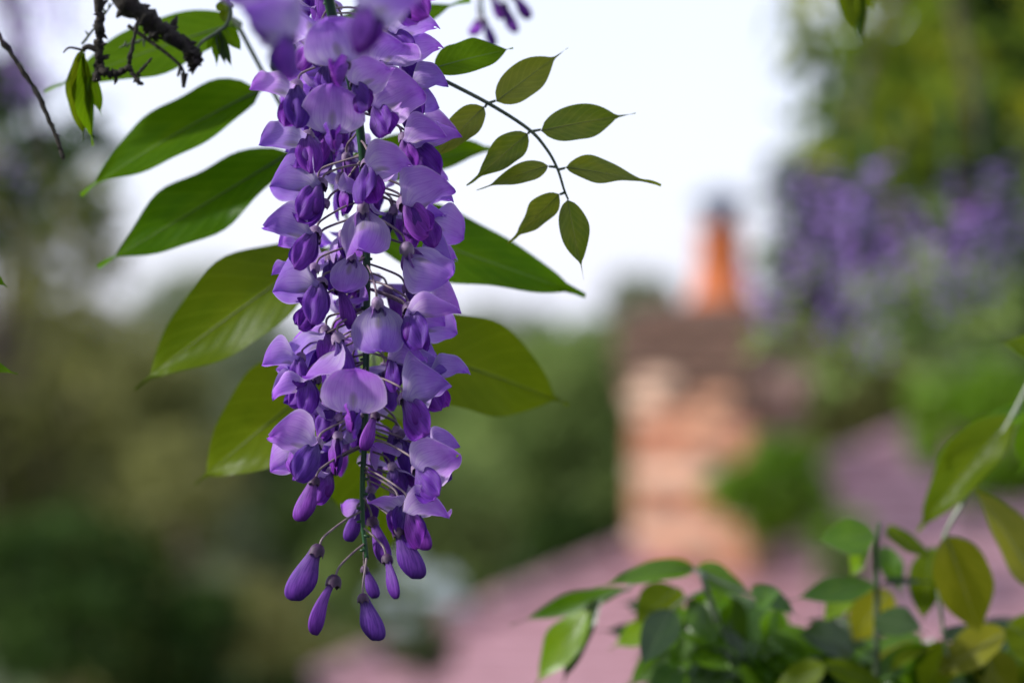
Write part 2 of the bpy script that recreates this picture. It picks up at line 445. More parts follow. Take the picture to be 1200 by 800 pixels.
root = P(368, -230, D0-0.10)
rc = empty('wisteria_raceme', root)
tag(rc, 'long hanging raceme of lilac and violet pea flowers on a green stem', 'flower')
pts = smooth_path([P(x, y, D0-t) for x, y, t in RACH], 6)
mb = MB(); mb.tube([p-root for p in pts], [lerp(0.0021, 0.0008, (i/(len(pts)-1))**1.3) for i in range(len(pts))], 10)
for i, p in enumerate(pts[8:-2:2]):                         # little scars on the stem
    mb.tube([p-root, p-root+Vector((random.choice((-1, 1))*0.0022, -0.0006, -0.0004))], [0.0009, 0.0005], 6)
obj('stem', mb.mesh('stem', [M['rachis']]), rc)

FL = [  # x, y, towards viewer, banner dir, keel dir, size, kind, stem node y
 (391,152,.034,(0,.60,.75),(.05,.72,-.65),1.05,'f',105),
 (360,156,.016,(-.95,.1,-.22),(-.1,.6,-.8),1.0,'o',135),
 (376,212,.020,(-1,.10,.05),(-.15,.60,-.8),1.05,'o',193),
 (370,268,.020,(-1,.10,.14),(-.30,.55,-.85),0.98,'o',235),
 (400,204,-.018,(.1,-.9,.2),(-.05,-.1,-1),0.95,'o',180),
 (425,240,.028,(0,.62,-.72),(0,-.6,-.7),0.95,'h',205),
 (412,297,.024,(-.15,.62,-.75),(0,-.5,-.8),0.72,'h',262),
 (386,297,-.006,(-.85,-.35,-.35),(-.3,-.2,-.9),0.9,'o',268),
 (376,328,.020,(-1,.12,-.10),(-.35,.60,-.8),1.0,'o',318),
 (394,392,.026,(-.88,.42,-.42),(-.1,.15,-.95),1.0,'h',365),
 (378,384,.000,(-.80,.05,-.58),(-.2,.3,-.9),1.0,'o',360),
 (352,415,.006,(-.95,.10,-.1),(-.1,.5,-.85),0.8,'o',372),
 (360,440,.008,(-.9,.10,-.30),(-.40,.45,-.85),0.85,'o',395),
 (414,478,.032,(0,.60,.78),(0,.75,-.65),1.05,'f',430),
 (412,420,-.012,(.2,-.8,-.2),(0,-.1,-1),0.95,'o',398),
 (373,462,-.008,(-.5,-.75,0),(-.30,.1,-1),0.85,'o',432),
 (372,515,.020,(-1,.15,.25),(-.25,.55,-.85),1.0,'o',487),
 (350,522,.000,(-.7,-.2,-.6),(-.5,.2,-.8),0.75,'o',480),
 (396,507,.004,(-.2,-.9,-.2),(-.15,-.4,-.9),0.85,'o',487),
 (455,32,.010,(1,.1,.25),(.55,.45,-.7),1.0,'o',10),
 (418,92,.040,(.75,.55,.2),(.1,.5,-.85),0.95,'o',60),
 (438,121,.022,(.86,.30,.34),(.10,.62,-.78),1.08,'o',108),
 (482,163,-.004,(.95,.1,.28),(.1,.5,-.85),1.05,'o',130),
 (432,188,.026,(.97,.35,.02),(.0,.55,-.85),1.0,'o',165),
 (472,234,.020,(.90,.20,.45),(.25,.55,-.8),1.12,'o',218),
 (500,250,.002,(.85,-.1,-.35),(.5,.3,-.7),0.85,'o',222),
 (476,287,.026,(.88,.38,-.30),(.25,-.5,-.75),1.08,'h',252),
 (482,290,-.010,(.95,-.2,-.1),(.1,.3,-.9),1.0,'o',250),
 (480,357,.020,(1,.20,.05),(.05,.55,-.85),1.05,'o',328),
 (488,372,.000,(.95,-.1,-.18),(.3,.4,-.85),0.9,'o',338),
 (442,352,.030,(.02,.50,-.85),(0,-.8,-.4),0.95,'h',310),
 (474,462,.020,(.90,.25,.38),(.25,.58,-.82),1.05,'o',440),
 (492,432,.000,(1,-.1,.22),(.5,.3,-.8),1.0,'o',400),
 (462,412,.008,(.8,.5,-.2),(.35,.4,-.85),0.8,'o',378),
 (489,545,.020,(.88,.25,.34),(-.25,.5,-.8),1.0,'o',512),
 (492,528,.000,(.8,-.2,.35),(.1,.3,-.9),0.85,'o',500),
 (466,500,-.006,(-.1,-.8,-.1),(-.25,-.1,-.95),0.8,'o',460),
 (479,588,.018,(.92,.35,.02),(.5,.3,-.75),0.95,'o',548),
 (468,584,.010,(-.6,.45,.15),(.2,.3,-.9),0.8,'o',552),
 (434,570,-.012,(-.75,-.3,-.1),(-.3,-.2,-.9),0.75,'h',545),
 # upper part, leaning towards the viewer
 (314,-6,.17,(-.75,.45,.10),(.15,.55,-.85),1.05,'o',-30),
 (338,36,.18,(-.55,.5,.2),(.12,.45,-.85),1.05,'o',-10),
 (347,96,.036,(-.97,.1,-.12),(.02,.40,-.9),0.95,'o',70),
 (376,30,.040,(-.3,.8,.3),(.10,.25,-.95),1.0,'h',5),
 (430,2,.17,(.75,.55,.15),(-.20,.50,-.85),1.15,'o',-40),
 (404,70,.060,(-.2,.5,.6),(.10,.30,-.95),1.0,'o',40),
 (446,62,.020,(.5,.7,.1),(.25,.5,-.8),1.0,'o',30),
 (352,-60,.100,(-.9,.3,.2),(-.1,.5,-.85),1.05,'o',-90),
 (400,-70,.130,(.1,.8,.3),(0,.6,-.8),1.05,'f',-110),
 (450,-55,.080,(.9,.3,.2),(.1,.5,-.85),1.05,'o',-90),
 (470,-20,.040,(.95,.1,.2),(.2,.4,-.85),1.05,'o',-45),
 (330,-120,.100,(-.9,.3,.2),(-.1,.5,-.85),1.0,'o',-150),
 (420,-140,.130,(.4,.8,.2),(0,.5,-.85),1.0,'o',-170),
]
rnd = random.Random(11)
for y in range(-100, 545, 21):                              # the far side of the raceme
    x0 = 428 if y > 150 else 400
    hw = 36 if y < 430 else 26
    a = rnd.uniform(-1, 1)
    FL.append((x0+a*hw, y+rnd.uniform(-8, 8), -rnd.uniform(.016, .034)+(0.03 if y < 100 else 0), (a*0.8, -.7, rnd.uniform(-.2, .3)), (a*.2, -.15, -1), rnd.uniform(.85, 1.0), 'o', y-22))
for y in range(40, 560, 34):
    for sx in (-1, 1):
        hw = 52 if y < 480 else 42
        yy = y+rnd.uniform(-9, 9)+(15 if sx > 0 else 0)
        FL.append((428+sx*(hw+rnd.uniform(-14, 8)), yy, rnd.uniform(-.014, .012), (sx*.9, rnd.uniform(-.35, .3), rnd.uniform(-.25, .4)),
                   (sx*rnd.uniform(-.1, .4), rnd.uniform(.1, .6), -.85), rnd.uniform(.72, .88), 'o', yy-26))
    FL.append((428+rnd.choice((-1, 1))*rnd.uniform(20, 34), y+rnd.uniform(-8, 8), rnd.uniform(-.016, .004), (rnd.uniform(-.6, .6), rnd.choice((-.8, .5)), rnd.uniform(-.2, .4)), (rnd.uniform(-.2, .2), .3, -.9), rnd.uniform(.62, .78), rnd.choice('oh'), y-24))
for (x, y, t, b_, k, s, kind, ny) in FL:
    flower(rc, root, P(x, y, D0-t), V3(*b_), V3(*k), s*0.96, kind, rach(ny), rnd)
BD = [  # buds: calyx x, y, tip x, y, towards, kind, node y
 (373,640,335,698,.014,'b0',598), (392,676,383,748,.012,'b2',636), (425,697,431,752,.010,'b0',652), (427,664,438,702,-.008,'b1',625),
 (453,651,459,705,.014,'b1',618), (466,619,493,675,.016,'b0',583), (436,607,441,664,-.006,'b1',580), (424,590,420,638,-.010,'b1',565),
 (484,598,496,645,.004,'b0',560), (440,484,440,532,.010,'b1',455), (369,560,362,612,.012,'b0',520), (397,335,399,386,.012,'b1',300)]
for (x, y, tx, ty, t, kind, ny) in BD:
    p = P(x, y, D0-t); q = P(tx, ty, D0-t-0.003); L = (q-p).length
    kdir = (q-p).normalized()
    side = Vector((1 if tx > x else -1, -0.5, 0.2))
    flower(rc, root, p, side, kdir, L/0.0215, kind, rach(ny), rnd)

# ------------------------------------------------------------ leaves
def leaf_prof(t, e=0.84):
    q = min(1.0, t/e)
    body = max(0.0, math.sin(math.pi*q**0.78))**0.80 if t < e else 0.0
    tail = 0.11*max(0.0, 1-(t-0.70)/0.30)**1.1 if t > 0.70 else 0.11*sstep(0.4, 0.70, t)
    return max((body**3+tail**3)**(1/3), 0.0)

def leaf_mesh(name, mat, droop=0.12, fold=0.25, wave=0.02, seed=0, twist=0.0, nu=22, nv=8, end=0.84):
    """unit leaf: length 1 along X, half width 0.5 along Y (scaled per leaf), Z = upper face"""
    r = random.Random(seed); ph = [r.uniform(0, 6.28) for _ in range(4)]
    def mid(t): return (t, 0.03*math.sin(3*t+ph[3]), -droop*t*t+0.3*droop*t)
    def fn(t, s):
        wd = 0.5*leaf_prof(t, end)*(1+0.03*math.sin(14*t+ph[0]*(1 if s > 0 else 2)))
        x, y, z = mid(t)
        z += fold*wd*abs(s)**1.2*0.5+wave*math.sin(9*t+ph[1]+2*s)*abs(s)+0.5*wave*math.sin(17*t+ph[2])*s*s
        a = twist*t*s*wd
        return (x+0.02*abs(s)*wd, y+s*wd, z+a)
    v, f, uv = grid(nu, nv, fn)
    me = mk_mesh(name, v, f, uv, True, [mat])
    mb_ = MB(); ts = [i/14 for i in range(14)]
    mb_.tube([Vector(mid(t))+Vector((0, 0, -0.003)) for t in ts], [0.010*(1-t)+0.002 for t in ts], 6)
    return me, mb_.mesh('midrib', [M['leafstem'] if mat is not M['leaf_yellow'] else M['palestem']])

def leafset(mat, n=4, seed=0, **kw):
    r = random.Random(seed)
    return [leaf_mesh('leaflet', mat, droop=r.uniform(.02, .2), fold=r.uniform(.1, .45), wave=r.uniform(.008, .025)*(2.2 if seed == 3 else 1.3 if seed < 3 else 1), seed=seed*10+i, twist=r.uniform(-.35, .35), **kw) for i in range(n)]

LS = {k: leafset(M['leaf_'+k], 6, i+1, end=0.80 if k == 'young' else 0.92 if k in ('big', 'olive', 'yellow') else 0.85) for i, k in enumerate(['big', 'olive', 'young', 'shrub', 'bright', 'yellow', 'dark'])}

def leaflet(parent, root, base, tip, width, cls, rnd, nrm=None, name='leaflet', stalk=None):
    """base, tip: world points; width in metres"""
    X = (tip-base); L = X.length
    if nrm is None: nrm = Vector((rnd.uniform(-.35, .35), -0.8+rnd.uniform(-.3, .3), 0.55))
    m = frame(X, nrm, Vector((0, 0, 0)))
    me, mr = rnd.choice(LS[cls])
    o = obj(name, me, parent)
    o.matrix_local = Matrix.Translation(base-root) @ m @ Matrix.Diagonal((L, width, L*0.8, 1))
    c = obj('midrib', mr, o)
    return o

def px_leaf(parent, root, bx, by, tx, ty, wpx, d, cls, rnd, dd=0.0, nrm=None):
    b_ = P(bx, by, d); t = P(tx, ty, d+dd)
    return leaflet(parent, root, b_, t, wpx*K*d, cls, rnd, nrm)

def stalks(parent, root, name, paths, mat, n=7):
    mb_ = MB()
    for pts_, r0, r1 in paths:
        pp = smooth_path(pts_, 6)
        mb_.tube([p-root for p in pp], [lerp(r0, r1, i/(len(pp)-1)) for i in range(len(pp))], n)
    return obj(name, mb_.mesh(name, [mat]), parent)

rl = random.Random(5)
# --- small young compound leaf right of the raceme
d = 0.955
rootl = P(440, 40, 0.99)
cl = empty('compound_leaf', rootl)
tag(cl, 'young olive compound leaf with slender pointed leaflets arching against the white sky', 'leaf')
rp = [P(440, 40, 0.99), P(478, 72, .97), P(510, 89, d), P(572, 121, d), P(619, 151, d), P(640, 174, d), P(653, 197, d), P(661, 222, d), P(666, 234, d)]
paths = [(rp, 0.0010, 0.0004)]
YL = [(509,81,601,55,44,'big'),(581,118,666,54,40,'young'),(634,152,746,130,38,'young'),(662,197,776,211,36,'young'),(666,234,684,327,30,'young'),
      (568,126,500,193,34,'young'),(619,157,546,216,36,'young'),(643,195,558,220,28,'young'),(656,228,593,285,28,'young')]
for i, (bx, by, tx, ty, wp, c) in enumerate(YL):
    dd = rl.uniform(-.008, .012)
    px_leaf(cl, rootl, bx, by, tx, ty, wp*rl.uniform(.95, 1.2), d, 'young' if i else 'big', rl, dd, Vector((rl.uniform(-.3, .3), -1, rl.uniform(.1, .6))))
for (bx, by), (nx, ny) in [((509,81),(508,88)), ((581,118),(572,121)), ((634,152),(622,154)), ((662,197),(653,199)), ((568,126),(571,121)), ((619,157),(621,153)), ((643,195),(652,196)), ((656,228),(661,226))]:
    paths.append(([P(nx, ny, d), P(bx, by, d)], 0.0006, 0.0005))
stalks(cl, rootl, 'leaf_stalk', paths, M['leafstem'])

# --- big compound leaf hanging behind the raceme
d = 1.03
rootl = P(250, -120, 1.03)
cl = empty('compound_leaf', rootl)
tag(cl, 'large deep green compound leaf hanging behind the violet raceme', 'leaf')
paths = [([P(250, -120, 1.03), P(262, 0, d), P(280, 32, d), P(312, 92, d), P(340, 142, d), P(380, 200, d), P(412, 270, d), P(430, 350, d), P(438, 420, d), P(440, 478, d)], 0.0012, 0.0006)]
BLF = [(284,28,62,88,76,'big',(310,86)),(303,106,103,214,76,'big',None),(338,178,128,304,72,'big',None),(385,292,160,434,88,'olive',None),(412,418,228,554,92,'olive',None),
       (440,480,452,642,112,'olive',None),(425,262,670,337,82,'big',None),(440,402,657,463,96,'olive',None),(395,205,572,168,48,'big',None),(318,80,535,2,60,'big',None)]
for (bx, by, tx, ty, wp, c, _) in BLF:
    left = tx < bx
    nrm = Vector((0.15 if left else -0.15, -0.8, 0.6 if by < 300 else 0.45))
    px_leaf(cl, rootl, bx, by, bx+(tx-bx)*1.07, by+(ty-by)*1.07, wp*1.22, d, c, rl, rl.uniform(-.01, .03), nrm)
for (bx, by), (nx, ny) in [((284,28),(278,30)), ((303,106),(316,99)), ((338,178),(360,172)), ((385,292),(415,280)), ((412,418),(437,410)), ((425,262),(411,268)), ((440,402),(437,398)), ((395,205),(380,200))]:
    paths.append(([P(nx, ny, d), P(bx, by, d)], 0.0009, 0.0009))
stalks(cl, rootl, 'leaf_stalk', paths, M['palestem'])

# --- leaf tips entering at the left and top edges, leaves hanging at top right
def single_leaf(label, bx, by, tx, ty, wp, d, cls, stem_to, extra=(), nrm=None, cat='leaf', group=None):
    rt = P(*stem_to, d); e = empty('leaf_spray', rt); tag(e, label, cat, group)
    px_leaf(e, rt, bx, by, tx, ty, wp, d, cls, rl, 0, nrm)
    ps = [([rt, P((bx+stem_to[0])/2+3, (by+stem_to[1])/2, d), P(bx, by, d)], 0.0010, 0.0006)]
    for (bx2, by2, tx2, ty2, wp2, c2) in extra:
        px_leaf(e, rt, bx2, by2, tx2, ty2, wp2, d, c2, rl, 0.01)
        ps.append(([P((bx+stem_to[0])/2+3, (by+stem_to[1])/2, d), P(bx2, by2, d)], 0.0008, 0.0006))
    stalks(e, rt, 'leaf_stalk', ps, M['leafstem'])
single_leaf('small pointed leaf tip poking in over blurred olive trees', -60, 418, 21, 437, 26, 0.96, 'big', (-90, 330))
single_leaf('tiny leaf tip hanging below the pale sky gaps', -50, 300, 9, 334, 24, 0.96, 'big', (-80, 230))
single_leaf('olive young leaves dangling from above over blurred green tree', 990, -25, 1000, 40, 26, 1.13, 'olive', (985, -110),
            [(1000, -30, 1012, 62, 22, 'dark'), (1012, -30, 1022, 18, 18, 'olive')])
single_leaf('olive leaf edge jutting in beside pale wisteria-coloured blur', 1240, 415, 1172, 400, 42, 1.10, 'olive', (1260, 520))

# ------------------------------------------------------------ twigs, upper left
d = 0.985
def twig(label, paths, hairs=0, seed=0, rt=None, name='twig'):
    r = random.Random(seed); rt = rt or paths[0][0][0]
    e = empty(name, rt); tag(e, label, 'twig')
    mb_ = MB()
    for pts_, r0, r1 in paths:
        pp = smooth_path(pts_, 9); n = len(pp)
        rad = []
        for i in range(n):
            kn = 1+0.10*math.sin(i*0.9+seed)+0.20*r.uniform(-1, 1)+(0.35 if r.random() < 0.12 else 0)
            rad.append(lerp(r0, r1, i/(n-1))*max(0.6, kn))
        pp = [p-rt+Vector((r.uniform(-1, 1), r.uniform(-1, 1), r.uniform(-1, 1)))*0.30*rad[i] for i, p in enumerate(pp)]
        mb_.tube(pp, rad, 9)
        for k in range(int(hairs*n)):                       # spurs, flaking bark and buds
            i = r.randrange(n); p = pp[i]
            q = Vector((r.uniform(-1, 1), r.uniform(-.6, .6), r.uniform(-1, .5))).normalized()
            ln = rad[i]*r.uniform(1.2, 2.1)
            mb_.tube([p, p+q*ln*0.7, p+q*ln], [rad[i]*0.55, rad[i]*0.35, rad[i]*0.1], 5)
    obj('branch', mb_.mesh('branch', [M['bark']], True), e)
    return e, rt
tw, rt = twig('dark gnarled woody twig with rough bark over a green leaf', [
    ([P(95, -90, d), P(140, -6, d), P(170, 18, d), P(200, 42, d), P(222, 60, d), P(227, 80, d)], 0.0042, 0.0022),
    ([P(222, 60, d), P(232, 66, d), P(236, 72, d)], 0.0020, 0.0008),
    ([P(165, 18, d), P(178, 36, d), P(183, 48, d)], 0.0030, 0.0010)], 0.9, 3)
st = stalks(tw, rt, 'side_shoot', [([P(150, 30, d), P(178, 50, d), P(198, 65, d), P(212, 78, d), P(216, 88, d)], 0.0009, 0.0006), ([P(216, 86, d), P(215, 103, d)], 0.0017, 0.0006), ([P(212, 78, d), P(208, 90, d)], 0.001, 0.0004)], M['bark'])
tw2, rt2 = twig('dark knobbly spur twig with forked tip hanging above a large leaf', [
    ([P(112, -95, d-.01), P(116, 0, d-.01), P(117, 40, d-.01), P(116, 70, d-.01), P(112, 95, d-.01)], 0.0021, 0.0017),
    ([P(117, 76, d-.01), P(126, 86, d-.01), P(138, 86, d-.01), P(150, 80, d-.01), P(158, 90, d-.01), P(167, 100, d-.01)], 0.0016, 0.0008),
    ([P(150, 80, d-.01), P(155, 55, d-.01), P(162, 22, d-.01)], 0.0010, 0.0006),
    ([P(136, 86, d-.01), P(136, 97, d-.01)], 0.0011, 0.0005),
    ([P(160, 88, d-.01), P(172, 75, d-.01), P(178, 68, d-.01)], 0.0008, 0.0004)], 0.6, 8)
ry = random.Random(3)
for (bx, by, tx, ty, wp, c) in [(97,58,91,166,30,'olive'),(99,62,107,172,15,'big'),(106,88,120,138,17,'bright'),(94,62,100,150,18,'olive')]:
    px_leaf(tw2, rt2, bx, by, tx, ty, wp, d-.01, c, ry, 0.01, Vector((ry.uniform(-.5, .5), -1, .3)))
stalks(tw2, rt2, 'side_shoot', [([P(116, 60, d-.01), P(104, 55, d-.01), P(97, 58, d-.01)], 0.0015, 0.001), ([P(100, 60, d-.01), P(82, 56, d-.01), P(74, 62, d-.01)], .0006, .0003)], M['bark'])
# fine hairy young spikes in front of the leaf
for (x0, y0, x1, y1, n_) in [(96, 52, 132, 4, 8), (178, 44, 140, 56, 7)]:
    ps = [([P(x0, y0, d), P((x0+x1)/2+2, (y0+y1)/2-2, d), P(x1, y1, d)], 0.0006, 0.0003)]
    for i in range(n_):
        t = (i+1)/(n_+1); x = lerp(x0, x1, t); y = lerp(y0, y1, t)
        ps.append(([P(x, y, d), P(x+ry.uniform(-14, 4), y+ry.uniform(-9, 12), d)], 0.0007, 0.0002))
    stalks(tw2, rt2, 'young_spike', ps, M['leafstem'], 5)
# drooping tuft of unfolding leaves at the end of a thin stalk
rt3 = P(262, -60, d); tf = empty('unfolding_leaf_tuft', rt3)
tag(tf, 'drooping tuft of unfolding green leaflets beside the large leaf stalk', 'leaf')
for (bx, by, tx, ty, wp, c) in [(262,32,284,60,17,'big'),(258,36,272,84,11,'dark'),(254,38,254,78,10,'big'),(256,38,264,80,10,'dark'),(252,38,242,60,9,'big'),(266,14,262,-2,22,'olive'),(262,26,270,4,16,'olive')]:
    px_leaf(tf, rt3, bx, by, tx, ty, wp, d, c, ry, 0.004, Vector((ry.uniform(-.5, .5), -1, .2)))
stalks(tf, rt3, 'leaf_stalk', [([rt3, P(266, -10, d), P(270, 12, d), P(266, 28, d), P(256, 37, d), P(236, 50, d), P(228, 62, d)], 0.0010, 0.0006)], M['leafstem'])
tw4, _ = twig('thin bare dark twig slanting down over purple blur', [([P(-60, -30, d), P(-6, 36, d), P(22, 76, d), P(45, 112, d), P(62, 150, d), P(70, 172, d), P(75, 187, d)], 0.0011, 0.0008)], 0.12, 21)

# raceme tip with dark buds behind, at the top edge
rt5 = P(555, -160, 1.14); r5 = empty('wisteria_raceme', rt5)
tag(r5, 'blurred tip of a violet raceme dangling against white sky', 'flower')
pp = [P(555, -160, 1.14), P(560, -40, 1.14), P(566, 20, 1.14)]
stalks(r5, rt5, 'stem', [(pp, 0.0011, 0.0007)], M['rachis'])
for (x, y, tx, ty, ny, kd) in [(566, 22, 569, 46, 10, 'b1'), (560, 26, 534, 38, 0, 'b0'), (590, 4, 604, 34, -20, 'b0'), (600, -8, 620, 8, -30, 'b1'), (575, -10, 585, 20, -25, 'b1'), (545, -40, 530, -4, -60, 'b0'), (585, -50, 600, -10, -70, 'b0')]:
    p = P(x, y, 1.14); q = P(tx, ty, 1.14)
    flower(r5, rt5, p, Vector((1, -.5, .2)), (q-p).normalized(), max(0.7, (q-p).length/0.0215), kd, P(560, ny, 1.14), rl)

# ------------------------------------------------------------ shrubby shoots, lower right
rs = random.Random(9)
def shoot(label, rootpx, d, stems, leaves, mat='palestem', fill=None, fillcls=('shrub', 'dark', 'shrub')):
    rt = P(*rootpx, d); e = empty('leafy_shoot', rt); tag(e, label, 'shoot', 'leafy shoots in front of the roof')
    stalks(e, rt, 'stem', [([P(x, y, d+o_) for x, y, o_ in s_], r0, r1) for s_, r0, r1 in stems], M[mat])
    for (bx, by, tx, ty, wp, c, o_) in leaves:
        nrm = Vector((rs.uniform(-.4, .4), -0.75, rs.uniform(.35, .9)))
        px_leaf(e, rt, bx, by, tx, ty, wp*1.1, d+o_, c, rs, rs.uniform(-.03, .02), nrm)
    for (x0, y0, x1, y1, n_) in (fill or []):
        for i in range(n_):
            x = rs.uniform(x0, x1); y = rs.uniform(y0, y1); a = rs.uniform(0.15, 2.99); L = rs.uniform(65, 115)
            o_ = rs.uniform(.01, .09)
            nrm = Vector((rs.uniform(-.6, .6), rs.uniform(-.9, -.1), rs.uniform(.2, 1)))
            px_leaf(e, rt, x, y, x+math.cos(a)*L, y+math.sin(a)*L*0.8, rs.uniform(26, 42), d+o_, rs.choice(fillcls), rs, rs.uniform(-.03, .03), nrm)
        for i in range(n_):                                 # deeper leaves, coloured dark to imitate the shade inside the clump
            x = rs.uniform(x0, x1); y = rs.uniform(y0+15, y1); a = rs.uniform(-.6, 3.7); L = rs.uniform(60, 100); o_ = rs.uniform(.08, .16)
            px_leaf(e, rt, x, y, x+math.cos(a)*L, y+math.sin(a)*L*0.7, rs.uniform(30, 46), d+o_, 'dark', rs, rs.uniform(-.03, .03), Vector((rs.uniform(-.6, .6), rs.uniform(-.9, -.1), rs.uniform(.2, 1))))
    return e
shoot('leafy shoot with drooping pointed green leaflets over the pink roof', (900, 960), 1.13,
      [([(900, 960, .03), (880, 860, .03), (850, 760, .02), (828, 690, 0), (812, 666, 0), (760, 672, 0), (735, 690, 0)], .0022, .0006),
       ([(812, 666, 0), (850, 684, 0), (895, 700, 0)], .0009, .0005), ([(735, 690, 0), (700, 704, 0), (692, 716, 0)], .0006, .0005), ([(828, 690, 0), (805, 700, 0), (786, 714, 0)], .0008, .0005)],
      [(812,665,700,686,34,'shrub',0),(738,690,596,730,20,'shrub',0),(693,717,616,806,42,'bright',-.01),(702,702,652,806,22,'dark',0),(787,714,748,784,40,'dark',-.02),
       (770,734,712,756,30,'bright',.03),(795,688,742,726,44,'olive',.02),(815,667,886,694,34,'shrub',0),(880,688,940,720,32,'shrub',0),(850,690,800,760,46,'shrub',.02),
       (810,720,770,800,40,'shrub',.02),(840,700,880,770,40,'dark',.03),(905,690,890,720,26,'shrub',0),(860,740,820,820,44,'dark',.03),(800,780,750,830,40,'shrub',0)],
      fill=[(780, 700, 915, 835, 62)])
shoot('upright dark stalk carrying small paired leaves and one dark rounded leaf', (1028, 960), 1.14,
      [([(1028, 960, 0), (1027, 800, 0), (1028, 700, 0), (1028, 640, 0), (1032, 612, 0)], .0018, .0011)],
      [(1026,626,952,632,42,'shrub',0),(1020,640,990,678,26,'bright',0),(1038,624,1098,652,38,'olive',0),(1026,684,922,702,30,'shrub',0),(1034,684,1108,680,15,'dark',0),
       (1042,690,998,756,50,'yellow',.04),(1026,722,1088,738,48,'dark',-.01),(1000,762,930,738,44,'dark',.02),(975,752,930,790,40,'bright',.05),(1034,640,1060,700,24,'shrub',.03),
       (968,780,905,806,34,'olive',-.02),(968,780,1046,806,34,'olive',-.02),(1090,760,1010,790,34,'yellow',0),(1000,690,960,730,26,'bright',.03)],
      fill=[(905, 722, 1090, 850, 52)], mat='leafstem')
shoot('arching shoot with broad yellow olive drooping leaves', (1260, 330), 1.12,
      [([(1260, 330, 0), (1215, 430, 0), (1185, 490, 0), (1140, 570, 0), (1106, 630, 0), (1100, 690, 0), (1112, 780, .02)], .0013, .0009)],
      [(1188,487,1068,618,56,'olive',0),(1215,470,1100,540,28,'shrub',.02),(1222,690,1142,566,72,'yellow',0),(1106,628,1154,748,62,'yellow',-.01),(1180,740,1090,790,46,'yellow',.01),
       (1180,730,1260,780,60,'olive',.01),(1110,750,1080,820,44,'olive',.02),(1150,760,1190,830,50,'yellow',.03),(1230,480,1196,560,50,'shrub',.05),(1090,640,1082,730,40,'olive',.05)],
      fill=[(1085, 735, 1220, 850, 34)], fillcls=('olive', 'yellow', 'shrub', 'dark'))

# ------------------------------------------------------------ setting: ground
def gz(x, y):
    return 2.6*(1-sstep(3.2, 7.5, y))+0.25*math.sin(x*.31+1)*sstep(8, 25, abs(y))*0.4
xs_ = np.concatenate([np.linspace(-1500, -80, 8), np.linspace(-60, 60, 49), np.linspace(80, 1500, 8)])
ys_ = np.concatenate([np.linspace(-400, -20, 6), np.linspace(-12, 70, 60), np.linspace(90, 2500, 12)])
vv = [(x, y, gz(x, y)) for y in ys_ for x in xs_]; nx = len(xs_)
ff = [(j*nx+i, j*nx+i+1, (j+1)*nx+i+1, (j+1)*nx+i) for j in range(len(ys_)-1) for i in range(nx-1)]
M['grass'] = mat_plain('grass_ground', (0.025, 0.05, 0.012), (0.07, 0.11, 0.03), 1.3, 0.95, 0.6, 0.05, 'Object', 8)
g = obj('ground', mk_mesh('ground', vv, ff, None, True, [M['grass']])); tag(g, 'garden ground sloping down to the cottage', None, None, 'structure')

# ------------------------------------------------------------ cottage with brick chimney
M['tile'] = mat_plain('roof_tile', (0.22, 0.115, 0.135), (0.33, 0.185, 0.215), 5, 0.55, 0.4, 0.01)
M['brick'] = mat_plain('brick', (0.42, 0.19, 0.11), (0.62, 0.34, 0.22), 14, 0.85, 0.5, 0.006)
M['brick_pale'] = mat_plain('pale_brick', (0.58, 0.36, 0.25), (0.74, 0.54, 0.42), 14, 0.85, 0.5, 0.006)
M['brick_red'] = mat_plain('red_brick', (0.34, 0.13, 0.075), (0.48, 0.22, 0.13), 14, 0.85, 0.5, 0.006)
M['mortar'] = mat_plain('mortar', (0.36, 0.30, 0.25), (0.50, 0.43, 0.36), 40, 0.95, 0.4, 0.004)
M['sooty'] = mat_plain('sooty_brick', (0.075, 0.045, 0.035), (0.16, 0.09, 0.065), 12, 0.9, 0.6, 0.01)
M['terracotta'] = mat_plain('terracotta', (0.52, 0.11, 0.02), (0.66, 0.18, 0.04), 9, 0.7, 0.2, 0.004)
M['lead'] = mat_plain('grey_metal', (0.05, 0.07, 0.12), (0.10, 0.13, 0.20), 20, 0.45, 0.2, 0.003)
M['render'] = mat_plain('house_wall', (0.45, 0.40, 0.34), (0.55, 0.50, 0.43), 6, 0.9, 0.3, 0.004)
H0 = Vector((-1.077, 11.3, 2.517)); H1 = Vector((2.38, 13.5, 3.72))
hp = Vector((H1.x-H0.x, H1.y-H0.y, 0)); e1 = Matrix.Rotation(math.radians(-45), 3, 'Z') @ hp.normalized(); e2 = Matrix.Rotation(math.radians(45), 3, 'Z') @ hp.normalized()
run = hp.length*math.sin(math.radians(45))                 # eave to ridge in plan
rise = H1.z-H0.z; Lh = 8.0
house = empty('cottage', (H0.x, H0.y, 0)); hr = Vector((H0.x, H0.y, 0))
tag(house, 'low cottage with pink tiled hip roof and tall brick chimney', 'house')
def hpnt(a, b_, z):                                        # a along the front eave, b towards the back
    return H0+e1*a+e2*b_+Vector((0, 0, z-H0.z))-hr
mb = MB()                                                  # walls
A, B = Lh, 2*run
for (a0, b0, a1, b1) in [(.3, .3, A-.3, .3), (A-.3, .3, A-.3, B-.3), (A-.3, B-.3, .3, B-.3), (.3, B-.3, .3, .3)]:
    mb.add([hpnt(a0, b0, -.2), hpnt(a1, b1, -.2), hpnt(a1, b1, 2.5), hpnt(a0, b0, 2.5)], [(0, 1, 2, 3)])
obj('wall', mb.mesh('wall', [M['render']], False), house)
mb = MB(); nc = 18                                         # stepped tile courses on the four planes
def rz(t): return H0.z+rise*t
